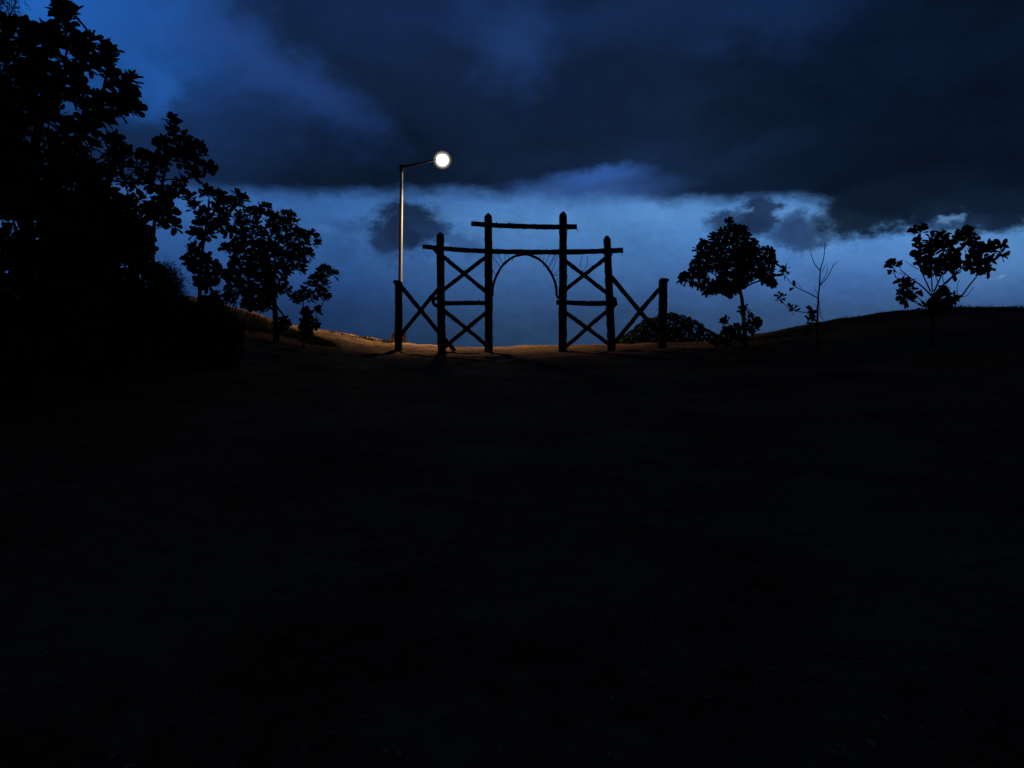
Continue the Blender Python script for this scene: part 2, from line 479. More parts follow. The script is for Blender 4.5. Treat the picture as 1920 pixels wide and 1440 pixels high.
twigs = [[(921, 478), (940, 502)], [(932.5, 473), (937.5, 485), (944, 497)], [(946.5, 474), (946, 481), (948.4, 492)], [(949.2, 475), (955, 486)],
         [(922, 503), (931.5, 519)], [(921, 527), (927, 530)], [(966, 478), (959, 491), (957.5, 489)],
         [(1015.2, 477), (1010.5, 488)], [(1020.6, 478), (1018.2, 491)], [(1030.5, 477), (1021.5, 497)], [(1040, 477), (1028, 502)],
         [(1042, 478), (1030, 504)], [(1045.4, 478), (1035, 511)], [(1046.5, 508), (1037, 514.5)], [(1047, 515), (1038, 517)], [(1047, 521), (1042, 528)],
         [(1000, 481), (997, 484.5), (1003, 482)], [(1018, 491), (1019.5, 500), (1023, 497)]]
for i, tw in enumerate(twigs):
    mb = MB(); tp = [P(x, y, GYD - .03 + .05 * ((i * 37) % 5) / 5) for x, y in tw]
    tube(mb, tp, [.009, .0075, .006][:len(tp)] if len(tp) > 2 else [.009, .007], 5)
    gpart('twig', mb, parent=arch)
for tw in ([(1091.8, 479), (1088.6, 492.6), (1087.8, 502.5)], [(1102.6, 479), (1100.4, 496), (1095.5, 509)],
           [(1082, 428), (1083.6, 434), (1084.4, 435)], [(1166.4, 472), (1165.6, 480)], [(1061, 513), (1065, 517), (1062, 524)], [(1108, 499), (1112, 497.5)]):
    mb = MB(); tube(mb, [P(x, y, GYD - .12) for x, y in tw], [.009, .0075, .005][:len(tw)] if len(tw) > 2 else [.009, .006], 5)
    gpart('hanging_twig', mb)
# bulging rope knot / burl on the right post, hook and wedges on the left
def lump(pts_px, Y, thick, seed):
    mb = MB()
    c = sum((P(x, y, Y) for x, y in pts_px), Vector()) / len(pts_px)
    ring = [P(x, y, Y) for x, y in pts_px]
    n = len(ring); vs = []
    for s, k in ((-1, .55), (-.5, .95), (0, 1.0), (.5, .95), (1, .55)):
        for p in ring: vs.append(c + (p - c) * k + Vector((0, s * thick / 2, 0)))
    fs = [(r * n + i, r * n + (i + 1) % n, (r + 1) * n + (i + 1) % n, (r + 1) * n + i) for r in range(4) for i in range(n)]
    fs += [tuple(range(n - 1, -1, -1)), tuple(4 * n + i for i in range(n))]
    mb.add(vs, fs); return mb
gpart('rope_knot', lump([(1140, 553), (1146.4, 553.4), (1153.6, 557.2), (1156.2, 560), (1157.4, 568.5), (1158.2, 571), (1153, 576.4), (1150.6, 580.4), (1145, 582.4), (1137, 580)], GYD - .02, .2, 1),
      'bulging lashing at the end of the right rail', M_rope)
mb = MB(); tube(mb, smooth_line([P(x, y, GYD) for x, y in ((822, 559), (816, 560), (812.6, 564.5), (813.6, 569.5), (818, 573.5), (823, 574))]), .05, 7, .2, 2)
gpart('rope_knot', mb, 'loose loop of lashing at the end of the left rail', M_rope)
gpart('wedge', lump([(811.4, 468.6), (822, 466.8), (822, 478), (816.4, 475.4)], GYD, .1, 1))
gpart('wedge', lump([(1142, 478.4), (1150, 474.8), (1147, 480.6), (1142, 482.4)], GYD, .1, 1))

# ------------------------------------------------------------------ street lamp
LY = 29.0
lamp_foot = P(749.6, 646, LY); lamp_foot.z = ground_z(lamp_foot.x, LY)
lamp = thing('street_lamp', 'tall slim grey street lamp with its single bulb lit', 'street lamp', lamp_foot)
LM = LY / FPX
pole_pts = [P(749.6, 640, LY), P(750.4, 530, LY), P(751.6, 430, LY), P(753, 322, LY)]
mb = MB(); tube(mb, smooth_line(pole_pts, 10), [(.078 - .026 * i / 30) for i in range(31)], 20)
mb.build('pole', M_steel, lamp, True)
mb = MB(); pt = P(753, 318, LY)
tube(mb, [pt + Vector((0, 0, -.06)), pt + Vector((0, 0, .14)), pt + Vector((0, 0, .17))], [.075, .075, .05], 14)
mb.build('pole_cap', M_dark_metal, lamp, True)
tip = P(829.5, 300, LY)
mb = MB(); tube(mb, smooth_line([P(754, 313.5, LY), P(768, 310.6, LY), P(790, 305.6, LY), P(813, 300.6, LY), P(824, 297, LY)], 5),
                [.088, .07, .058, .05, .046, .043, .04, .038, .036, .035, .034, .033, .032, .031, .03, .03, .03, .03, .03, .03, .03][:21], 10)
mb.build('arm', M_dark_metal, lamp, True)
mb = MB(); pl = P(747.6, 628, LY)
base_top = P(747.6, 624.5, LY).z
box(mb, (pl.x, LY, (base_top + lamp_foot.z - .25) / 2), (.47, .47, base_top - lamp_foot.z + .25), R(14), .97)
mb.build('plinth', M_conc, lamp)
mb = MB(); tube(mb, [Vector((pole_pts[0].x, LY, base_top)), Vector((pole_pts[0].x, LY, base_top + .05))], [.15, .14], 16)
mb.build('base_flange', M_steel, lamp, True)
# round luminaire: small cap on a lit globe
def uvsphere(mb, c, rx, rz, nu=28, nv=16):
    vs = [Vector((c.x, c.y, c.z + rz))]
    for j in range(1, nv):
        t = math.pi * j / nv
        for i in range(nu):
            p = 2 * math.pi * i / nu
            vs.append(Vector((c.x + rx * math.sin(t) * math.cos(p), c.y + rx * math.sin(t) * math.sin(p), c.z + rz * math.cos(t))))
    vs.append(Vector((c.x, c.y, c.z - rz)))
    fs = [(0, 1 + i, 1 + (i + 1) % nu) for i in range(nu)]
    for j in range(nv - 2):
        for i in range(nu):
            a = 1 + j * nu + i; b = 1 + j * nu + (i + 1) % nu
            fs.append((a, a + nu, b + nu, b))
    e = len(vs) - 1; s = 1 + (nv - 2) * nu
    fs += [(e, s + (i + 1) % nu, s + i) for i in range(nu)]
    mb.add(vs, fs)
def emitter(name, col, strength):
    m = bpy.data.materials.new(name); m.use_nodes = True
    N = Nodes(m.node_tree); N.n.clear()
    o = N.new('ShaderNodeOutputMaterial'); e = N.new('ShaderNodeEmission')
    e.inputs[0].default_value = (*col, 1); e.inputs[1].default_value = strength
    N.l.new(e.outputs[0], o.inputs[0]); return m
M_globe = emitter('lit_lamp_globe', (1.0, .90, .72), 3.0)
mb = MB(); uvsphere(mb, tip, .205, .2)
globe = mb.build('lamp_globe', M_globe, lamp, True)
def halo_volume():
    # lamp glare as an added ball of glowing volume, fading outward; no glass part
    m = bpy.data.materials.new('lamp_halo_glow'); m.use_nodes = True
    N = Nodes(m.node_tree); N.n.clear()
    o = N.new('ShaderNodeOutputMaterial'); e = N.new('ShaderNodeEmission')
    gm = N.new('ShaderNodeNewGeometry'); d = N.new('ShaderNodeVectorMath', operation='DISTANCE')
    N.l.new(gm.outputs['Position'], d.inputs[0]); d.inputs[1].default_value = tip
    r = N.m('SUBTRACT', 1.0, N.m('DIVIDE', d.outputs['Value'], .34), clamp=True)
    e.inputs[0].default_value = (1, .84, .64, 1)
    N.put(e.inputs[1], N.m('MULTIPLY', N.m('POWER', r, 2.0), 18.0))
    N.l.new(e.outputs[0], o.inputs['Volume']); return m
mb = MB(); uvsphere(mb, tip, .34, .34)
mb.build('lamp_halo', halo_volume(), lamp, True)
mb = MB(); tube(mb, [tip + Vector((0, 0, .2)), tip + Vector((0, 0, .22)), tip + Vector((0, 0, .235))], [.12, .1, .04], 16)
mb.build('lamp_cap', M_dark_metal, lamp, True)
pd = bpy.data.lights.new('bulb_glow', 'POINT')
pd.energy = 95; pd.color = (1.0, .93, .78); pd.shadow_soft_size = .12
glow = bpy.data.objects.new('bulb_glow', pd); COL.objects.link(glow)
glow.location = tip + Vector((0, .36, -.26)); glow.parent = lamp; glow.matrix_parent_inverse = lamp.matrix_world.inverted()
ld = bpy.data.lights.new('bulb', 'SPOT')
ld.energy = 6600; ld.color = (1.0, .71, .40); ld.spot_size = R(150); ld.spot_blend = 1.0; ld.shadow_soft_size = .12
bulb = bpy.data.objects.new('bulb', ld); COL.objects.link(bulb)
bulb.location = tip + Vector((0, .32, -.3))
bulb.rotation_euler = (R(22), 0, 0)             # the head is tipped up a little, throwing its light beyond the crest
bulb.parent = lamp; bulb.matrix_parent_inverse = lamp.matrix_world.inverted()

# ------------------------------------------------------------------ plants
def leaf_base(kind):
    """obovate leaf, length 1 along +Y, facing +Z; V-folded and curved"""
    st = {0: [(0, .03), (.22, .15), (.48, .265), (.72, .32), (.9, .25), (1.0, .02)],
          1: [(0, .03), (.2, .13), (.45, .245), (.7, .285), (.88, .21), (1.0, .02)],
          2: [(0, .03), (.25, .19), (.5, .3), (.75, .335), (.93, .23), (1.0, .04)]}[kind]
    curl = {0: -.16, 1: .12, 2: -.05}[kind]; fold = {0: .3, 1: .45, 2: .2}[kind]
    vs, fs = [], []
    for t, w in st:
        zc = curl * t * t
        vs += [(-w, t, zc + w * fold), (0, t, zc), (w, t, zc + w * fold)]
    for i in range(len(st) - 1):
        a = i * 3
        fs += [(a, a + 1, a + 4, a + 3), (a + 1, a + 2, a + 5, a + 4)]
    return np.array(vs), fs
LEAF = [leaf_base(k) for k in range(3)]
LEAF_ME = []
for k in range(3):
    me = bpy.data.meshes.new('leaf'); me.from_pydata(LEAF[k][0].tolist(), [], LEAF[k][1]); me.update()
    me.materials.append(M_leaf)
    me.polygons.foreach_set('use_smooth', [True] * len(me.polygons)); LEAF_ME.append(me)

def rosette(rnd, p, d, n, L, spike=.1, open_=1.0):
    """leaves whorled round a shoot tip: list of (matrix, kind)"""
    d = d.normalized(); a, b = frame(d); out = []
    ph = rnd.uniform(0, 6.28)
    for i in range(n):
        t = (i + .5) / n                            # 0 = tip, inner
        ang = ph + i * 2.39996 + rnd.uniform(-.25, .25)
        tilt = R(18 + 78 * (t ** .8) * open_ + rnd.uniform(-12, 12))
        rad = a * math.cos(ang) + b * math.sin(ang)
        ld = (d * math.cos(tilt) + rad * math.sin(tilt)).normalized()
        nrm = (d * math.sin(tilt) - rad * math.cos(tilt)).normalized()
        base = p - d * spike * t + rad * .008
        l = L * rnd.uniform(.68, 1.12) * (.7 + .3 * min(1, t * 2.5))
        s = ld.cross(nrm)
        tw = rnd.uniform(-.5, .5)
        nrm2 = (nrm * math.cos(tw) + s * math.sin(tw)).normalized()
        s2 = ld.cross(nrm2).normalized()
        m = Matrix(((s2.x, ld.x, nrm2.x), (s2.y, ld.y, nrm2.y), (s2.z, ld.z, nrm2.z))).to_4x4()
        m = Matrix.Translation(base) @ m @ Matrix.Scale(l, 4)
        out.append((m, rnd.randrange(3)))
    return out

def put_leaves(root, leaves, limit=300):
    """the leaves nearest to the viewer are parts of their own, the rest one part"""
    leaves = sorted(leaves, key=lambda q: (q[0].translation - EYE).length)
    for m, k in leaves[:limit]:
        o = bpy.data.objects.new('leaf', LEAF_ME[k]); COL.objects.link(o)
        o.parent = root; o.matrix_parent_inverse = root.matrix_world.inverted()
        o.matrix_basis = m
    rest = leaves[limit:]
    if rest:
        V, F = [], []; b = 0
        for m, k in rest:
            v, f = LEAF[k]
            mm = np.array(m); vv = v @ mm[:3, :3].T + mm[:3, 3]
            V.append(vv); F += [tuple(i + b for i in q) for q in f]; b += len(v)
        me = bpy.data.meshes.new('foliage'); me.from_pydata(np.concatenate(V).tolist(), [], F); me.update()
        me.polygons.foreach_set('use_smooth', [True] * len(me.polygons))
        o = link('foliage', me, M_leaf_s, root); o['kind'] = 'stuff'

def grow(root, trunk, targets, rnd, r_tip=.009, r_trunk=.07, wiggle=.05, min_r=0.006):
    """connect every shoot tip to the nearest wood: trunk polyline plus branch chains; returns shoot directions"""
    nodes = [(p, i - 1 if i else None, -1) for i, p in enumerate(trunk)]      # pos, parent, chain id
    plen = [0.0]
    for i in range(1, len(trunk)): plen.append(plen[-1] + (trunk[i] - trunk[i - 1]).length)
    chains = []                                      # (branch id, [node indices])
    nb = 0; dirs = {}
    order = sorted(range(len(targets)), key=lambda i: min((targets[i] - p).length for p in trunk))
    load = [0] * len(nodes)
    for ti in order:
        t = targets[ti]
        best, bc = None, 1e9
        for i, (p, par, bid) in enumerate(nodes):
            if i < len(trunk) * .35 and t.z > trunk[int(len(trunk) * .5)].z: continue
            c = (t - p).length + .28 * plen[i] + 1.3 * max(0, p.z - t.z)
            if c < bc: bc, best = c, i
        p = nodes[best][0]; L = (t - p).length
        bid = nodes[best][2]
        if bid < 0: bid = nb; nb += 1
        n = max(2, int(L / .16))
        par = nodes[best][1]
        d0 = (p - nodes[par][0]).normalized() if par is not None else Vector((0, 0, 1))
        ctrl = p + d0 * L * .28 + Vector((0, 0, -.06 * L)) + Vector((rnd.gauss(0, wiggle), rnd.gauss(0, wiggle), rnd.gauss(0, wiggle))) * L
        idx = [best]
        for k in range(1, n + 1):
            s = k / n
            q_ = p * (1 - s) ** 2 + ctrl * 2 * s * (1 - s) + t * s * s
            if k < n: q_ = q_ + Vector((rnd.gauss(0, .008), rnd.gauss(0, .008), rnd.gauss(0, .008)))
            nodes.append((q_, idx[-1], bid)); load.append(0)
            plen.append(plen[idx[-1]] + (q_ - nodes[idx[-1]][0]).length)
            idx.append(len(nodes) - 1)
        chains.append((bid, idx))
        i = idx[-1]
        while i is not None: load[i] += 1; i = nodes[i][1]
        dirs[ti] = (nodes[idx[-1]][0] - nodes[idx[-2]][0]).normalized()
    rad = lambda i: max(min_r, r_tip * load[i] ** .42)
    for b in range(nb):
        mb = MB()
        for bid, idx in chains:
            if bid != b: continue
            rs = [rad(i) for i in idx]
            if idx[0] < len(trunk): rs[0] = rs[1]
            else: rs[0] = min(rs[0], rs[1] * 1.25)
            tube(mb, [nodes[i][0] for i in idx], rs, 6, .12, b)
        mb.build('branch', M_trunk, root, True)
    mb = MB()
    n = len(trunk)
    tube(mb, trunk, [r_trunk * (1 - .62 * i / (n - 1)) for i in range(n)], 10, .12, 5)
    mb.build('trunk', M_trunk, root, True)
    return [dirs[i] for i in range(len(targets))]

def in_poly(x, y, poly):
    c = False; n = len(poly)
    for i in range(n):
        x0, y0 = poly[i]; x1, y1 = poly[i - 1]
        if (y0 > y) != (y1 > y) and x < (x1 - x0) * (y - y0) / (y1 - y0) + x0: c = not c
    return c
def edge_dist(x, y, poly):
    d = 1e9; n = len(poly)
    for i in range(n):
        ax, ay = poly[i - 1]; bx, by = poly[i]
        vx, vy = bx - ax, by - ay
        t = max(0, min(1, ((x - ax) * vx + (y - ay) * vy) / (vx * vx + vy * vy + 1e-9)))
        d = min(d, math.hypot(x - ax - vx * t, y - ay - vy * t))
    return d
def fill(poly, n, rnd, mind, inset, gaps=()):
    """spread n shoot tips through an outline (photo pixels), edge first"""
    xs = [p[0] for p in poly]; ys = [p[1] for p in poly]; out = []
    per = sum(math.dist(poly[i - 1], poly[i]) for i in range(len(poly)))
    tries = 0
    while len(out) < n and tries < 9000:
        tries += 1
        x, y = rnd.uniform(min(xs), max(xs)), rnd.uniform(min(ys), max(ys))
        if not in_poly(x, y, poly): continue
        e = edge_dist(x, y, poly)
        if e < inset: continue
        if tries < 4500 and e > inset * 2.6 and rnd.random() < .55: continue
        if any(math.hypot(x - gx_, y - gy_) < r for gx_, gy_, r in gaps): continue
        if any(math.hypot(x - a, y - b) < mind for a, b in out): continue
        out.append((x, y))
    return out
def crop(pts, ox, oy, s): return [(ox + x / s, oy + y / s) for x, y in pts]

def depthed(pts, Y, thick, rnd, poly=None):
    """give each tip its own distance within the crown's thickness"""
    xs = [p[0] for p in pts]; cxp = (min(xs) + max(xs)) / 2; hw = max(20, (max(xs) - min(xs)) / 2)
    out = []
    for x, y in pts:
        k = math.sqrt(max(.08, 1 - ((x - cxp) / hw) ** 2))
        out.append(P(x, y, Y + rnd.uniform(-1, 1) * thick * k))
    return out

def base_at(px, Y):
    x = (px - 960) / FPX * Y
    return Vector((x, Y, ground_z(x, Y)))

def line(pts, step=.15):
    out = [pts[0]]
    for a, b in zip(pts, pts[1:]):
        n = max(1, int((b - a).length / step))
        out += [a.lerp(b, (k + 1) / n) for k in range(n)]
    return out

def broadleaf(name, label, cat, Y, trunk_px, tips, thick, L, nleaf, seed, r_trunk=.07, group=None, spike=.1, limit=300, outward=.6, r_tip=.009):
    """tree whose trunk foot is on the ground under trunk_px[0]"""
    rnd = random.Random(seed)
    foot = base_at(trunk_px[0][0], Y)
    root = thing(name, label, cat, foot, group)
    tr = [foot + Vector((0, 0, -.15))] + [P(x, y, Y) for x, y in trunk_px[1:]]
    tr = line(tr)
    T = depthed(tips, Y, thick, rnd)
    dirs = grow(root, tr, T, rnd, r_tip, r_trunk)
    c = sum(T, Vector()) / len(T); c.z -= .4
    leaves = []
    for p, d in zip(T, dirs):
        o = (p - c); o = o.normalized() if o.length > 1e-3 else Vector((0, 0, 1))
        dd = (d + o * outward + Vector((0, 0, .55)) + Vector((rnd.gauss(0, .18), rnd.gauss(0, .18), rnd.gauss(0, .18)))).normalized()
        leaves += rosette(rnd, p, dd, max(5, int(nleaf * rnd.uniform(.75, 1.25))), L, spike * rnd.uniform(.7, 1.3))
    put_leaves(root, leaves, limit)
    return root

rnd = random.Random(4)
# --- F: round tree right of the gateway
polyF = crop([(1010, 190), (1050, 260), (1160, 265), (1165, 340), (1240, 370), (1260, 430), (1380, 450), (1430, 500), (1450, 580), (1420, 640), (1390, 690),
              (1400, 720), (1385, 780), (1310, 770), (1290, 735), (1230, 740), (1150, 790), (1100, 840), (1050, 890), (990, 900), (930, 850), (850, 890),
              (790, 885), (720, 830), (660, 785), (600, 770), (540, 730), (570, 670), (640, 650), (650, 580), (690, 560), (690, 510), (720, 490), (680, 455),
              (740, 400), (800, 410), (810, 330), (900, 280), (980, 270), (960, 195)], 1160, 370, 4.8)
gF = [(1160 + x / 4.8, 370 + y / 4.8, r) for x, y, r in ((845, 715, 13), (1020, 640, 9), (1000, 755, 9), (1080, 850, 9), (900, 790, 7), (1180, 770, 8))]
tipsF = fill(polyF, 205, rnd, 7.0, 4.5, gF)
tipsF += crop([(1005, 215), (590, 720), (560, 735), (710, 455), (745, 420), (1340, 755), (1380, 770), (1290, 745), (1240, 1110), (1250, 1130), (1190, 1070), (1230, 1180), (1120, 990), (1125, 1010), (1260, 1120),
               (960, 1105), (945, 1120), (1050, 1165), (1010, 1210), (970, 1200), (1085, 1220), (1130, 1170), (1180, 1200), (1060, 1250), (1160, 1130), (1120, 1270)], 1160, 370, 4.8)
broadleaf('broadleaf_tree', 'round-crowned broadleaf tree with a bare lower trunk just right of the gateway', 'tree', 23.0,
          [(1399, 655), (1396, 620), (1394, 590), (1391, 560), (1386, 535), (1383, 505), (1380, 480)], tipsF, .95, .18, 13, 21, .075, 'trees on the rise', .07)
# a thin stem that hangs beside its trunk
# --- C: dense tree left, by the lit slope
polyC = crop([(640, 190), (720, 170), (770, 170), (830, 140), (880, 135), (920, 160), (925, 220), (960, 240), (1040, 190), (1100, 190), (1110, 260), (1140, 300),
              (1160, 370), (1240, 400), (1260, 520), (1290, 620), (1230, 640), (1240, 700), (1210, 770), (1150, 780), (1100, 740), (1060, 830), (1080, 940), (1010, 1000), (960, 940),
              (930, 1050), (870, 1130), (800, 1130), (700, 1100), (640, 1080), (560, 1060), (480, 1040), (450, 950), (510, 880), (500, 820), (450, 780), (520, 720), (530, 650),
              (530, 600), (520, 500), (560, 430), (600, 380), (570, 320), (580, 260), (600, 230)], 320, 350, 4.8)
gC = [(320 + x / 4.8, 350 + y / 4.8, r) for x, y, r in ((845, 310, 9), (740, 425, 6), (835, 450, 6), (900, 740, 7), (1000, 755, 7), (630, 1000, 8), (660, 820, 8), (830, 890, 6), (620, 1085, 8))]
tipsC = fill(polyC, 215, rnd, 7.2, 4.5, gC)
tipsC += crop([(1280, 410), (1310, 450), (1330, 500), (1250, 420), (1300, 520), (1255, 590), (1270, 620), (480, 540), (495, 560), (1020, 1190), (1010, 1240), (1000, 1280), (1045, 1230)], 320, 350, 4.8)
broadleaf('broadleaf_tree', 'dense dark tree standing on the lit slope left of the lamp', 'tree', 22.0,
          [(519, 655), (518, 620), (516, 585), (513, 555), (508, 520), (500, 490), (496, 460), (494, 435)], tipsC, .95, .175, 13, 22, .085, 'trees on the rise', .07)
# --- D: little tree beside C
tipsD = crop([(1380, 730), (1340, 760), (1410, 745), (1470, 780), (1330, 830), (1290, 820), (1370, 800), (1250, 870), (1310, 880), (1350, 920), (1380, 960), (1260, 950), (1200, 930), (1170, 960), (1290, 1000),
              (1390, 1010), (1120, 990), (1230, 1000), (1330, 980), (1230, 1140), (1250, 1190), (1210, 1220), (1270, 1230), (1300, 1240), (1230, 1290), (1320, 1110), (1200, 1270), (1240, 1320), (1390, 870), (1150, 1020)], 320, 350, 4.8)
broadleaf('broadleaf_sapling', 'small leafy sapling at the right foot of the dense dark tree, on the lit sand', 'tree', 21.4,
          [(570, 645), (569, 620), (568, 590), (569, 565), (575, 550)], tipsD, .35, .19, 14, 23, .03, 'trees on the rise', .07, 300)
# --- B: open tree left with see-through branches
tipsB = crop([(1400, 95), (1420, 140), (1400, 180), (1430, 215), (1340, 270), (1310, 300), (1370, 305), (1510, 240), (1490, 280), (1540, 290), (1620, 310), (1650, 330), (1640, 390), (1580, 340), (1560, 420),
              (1600, 450), (1680, 480), (1720, 510), (1590, 530), (1620, 570), (1460, 390), (1400, 400), (1360, 380), (1500, 370), (1510, 460), (1340, 440), (1280, 420), (1290, 480),
              (1190, 390), (1150, 400), (1210, 430), (1050, 370), (1020, 410), (960, 390), (980, 450), (1090, 480), (1130, 500), (1240, 480), (1260, 540), (1200, 600), (1050, 600), (1010, 590), (1100, 640), (880, 430), (900, 520), (950, 500),
              (1150, 560), (1240, 620), (1320, 720), (1370, 700), (1260, 780), (1340, 790), (1370, 870), (1410, 870), (1330, 940), (1180, 870), (1080, 800), (1120, 830), (1060, 760), (1150, 740), (1220, 820), (1280, 860),
              (1410, 940), (1440, 980), (1500, 600), (1480, 650)], 0, 200, 4.364)
tipsB2 = crop([(50, 20), (130, 60), (170, 90), (320, 20), (360, 40), (300, 60), (440, 60), (470, 110), (420, 130), (600, 70), (650, 95), (620, 140), (570, 160), (540, 140), (220, 150), (190, 170), (300, 220), (260, 260), (400, 200),
               (440, 230), (500, 210), (340, 290), (300, 330), (250, 330), (380, 360), (250, 420), (290, 450), (350, 420), (210, 400), (480, 290), (500, 260), (440, 330), (550, 400), (520, 380), (200, 550), (190, 600), (250, 600),
               (280, 640), (320, 650), (170, 680), (150, 650), (200, 720), (240, 700), (300, 740), (260, 790), (240, 830), (330, 800), (400, 720), (440, 770), (460, 800), (390, 850), (340, 880), (300, 880)], 320, 350, 4.8)
broadleaf('broadleaf_tree', 'open spindly tree with sky between its boughs and a single leaf spike on top', 'tree', 16.0,
          [(292, 640), (290, 560), (286, 500), (287, 450), (291, 400), (300, 360), (310, 320), (318, 285)], tipsB, .75, .19, 11, 24, .06, 'trees on the rise', .1, r_tip=.008)
broadleaf('broadleaf_tree', 'narrow ragged tree squeezed between the open spindly tree and the dense dark tree', 'tree', 18.5,
          [(372, 640), (374, 560), (376, 520), (378, 480), (384, 440), (390, 400), (392, 375)], tipsB2, .6, .195, 12, 25, .06, 'trees on the rise', .09, r_tip=.008)
# --- A: the big near tree in the upper left corner
polyA = crop([(-900, 60), (-300, 60), (170, 130), (270, 210), (320, 220), (440, 170), (505, 190), (520, 110), (640, 110), (680, 180), (640, 240), (740, 250), (860, 350), (800, 440), (760, 490),
              (770, 540), (880, 480), (890, 390), (1020, 400), (1030, 540), (1090, 600), (1130, 640), (1240, 690), (1220, 740), (1170, 770), (1220, 850), (1270, 990), (1170, 1010), (1040, 1080), (1040, 1120), (1080, 1270),
              (1060, 1400), (1040, 1560), (980, 1760), (640, 1900), (300, 1900), (0, 1950), (-900, 1950)], 0, 0, 4.8)
gA = [(x / 4.8, y / 4.8, r) for x, y, r in ((680, 560, 9), (850, 690, 10), (1040, 880, 10), (1000, 800, 8), (590, 830, 9), (640, 990, 12), (660, 1040, 9), (640, 1160, 7), (640, 1250, 7), (800, 1340, 10), (950, 1330, 9), (250, 1300, 8), (740, 1330, 7), (520, 1540, 10), (310, 1560, 7), (350, 1500, 7), (1060, 680, 6), (110, 550, 7))]
tipsA = fill(polyA, 360, rnd, 9.2, 8, gA)
tipsA += crop([(560, 30), (570, 90), (580, 150), (590, 200), (640, 90), (520, 70), (950, 420), (990, 440), (960, 490), (1180, 690), (1150, 730), (1190, 840), (1230, 970), (1200, 960), (820, 340), (1020, 1260)], 0, 0, 4.8)
broadleaf('broadleaf_tree', 'tallest and nearest leafy tree filling the upper left corner, leaning over the dark bank', 'tree', 13.5,
          [(60, 700), (55, 600), (48, 500), (52, 400), (62, 300), (75, 220), (92, 150)], tipsA, 1.2, .205, 14, 26, .14, 'trees on the rise', .1, r_tip=.011)

# --- dark shrubs filling the bank under the big tree
def shrub(label, poly, Y, n, thick, L, nleaf, seed, mind, name='broadleaf_shrub', limit=0, gaps=()):
    rr = random.Random(seed)
    tips = fill(poly, n, rr, mind, 6, gaps)
    xs = [p[0] for p in poly]; px = sum(xs) / len(xs); top = min(p[1] for p in poly)
    foot = base_at(px, Y)
    fp = 690 + (1.6 - foot.z) / Y * FPX
    tr = [(px, fp), (px + 2, fp * .7 + top * .3), (px - 3, fp * .45 + top * .55)]
    return broadleaf(name, label, 'shrub', Y, tr, tips, thick, L, nleaf, seed, .05, 'dark shrubs on the left bank', .07, limit)
shrub('black leafy shrub under the big tree, at the left edge', [(-160, 380), (-40, 350), (90, 370), (180, 410), (200, 520), (180, 660), (60, 720), (-160, 740)], 11.5, 260, 1.0, .2, 15, 31, 10)
shrub('black leafy shrub filling the bank beneath the open spindly tree', [(60, 370), (130, 330), (205, 345), (240, 385), (275, 425), (292, 480), (322, 535), (335, 590), (320, 650), (230, 690), (110, 700), (80, 550)], 14.0, 330, .9, .19, 15, 32, 9)
shrub('low dark shrub on the bank at the foot of the narrow ragged tree', [(372, 565), (400, 545), (412, 548), (418, 575), (440, 600), (440, 640), (400, 655), (340, 650), (335, 600)], 18.0, 110, .6, .17, 14, 33, 7)
shrub('wide black shrub on the bank between the open spindly tree and the dense dark tree', [(255, 590), (300, 565), (345, 560), (372, 572), (415, 578), (446, 594), (462, 616), (456, 655), (440, 690), (300, 700), (250, 650)], 17.0, 200, .7, .17, 14, 34, 8)

# --- I: small tree on the dune ridge at the right, built bough by bough
def explicit(name, label, cat, Y, foot_px, boughs, tips, L, nleaf, seed, group, r0=.035, bare=(), spike=.08):
    rr = random.Random(seed)
    foot = base_at(foot_px, Y)
    root = thing(name, label, cat, foot, group)
    off = lambda i: ((i * 2654435761) % 1000 / 1000 - .5)
    for i, b in enumerate(boughs):
        pts = []
        for j, (x, y) in enumerate(b['px']):
            pts.append(P(x, y, Y + (off(i) * .9 * j / max(1, len(b['px']) - 1) if b.get('name') != 'trunk' else 0)))
        if b.get('name') == 'trunk': pts = [foot + Vector((0, 0, -.1))] + pts
        pts = smooth_line(pts, 4)
        n = len(pts); ra, rb = b['r']
        mb = MB(); tube(mb, pts, [ra + (rb - ra) * k / (n - 1) for k in range(n)], 7, .12, i)
        mb.build(b.get('name', 'branch'), M_trunk, root, True)
    leaves = []
    cxp = foot_px
    for (x, y, dx, dy_, k) in tips:
        p = P(x, y, Y + rr.uniform(-.35, .35))
        d = Vector((dx, rr.uniform(-.35, .35), -dy_)) + Vector((0, 0, .15))
        leaves += rosette(rr, p, d, k, L, spike * rr.uniform(.7, 1.3))
    put_leaves(root, leaves)
    return root
def cI(*p): return crop(p, 1520, 370, 4.8)
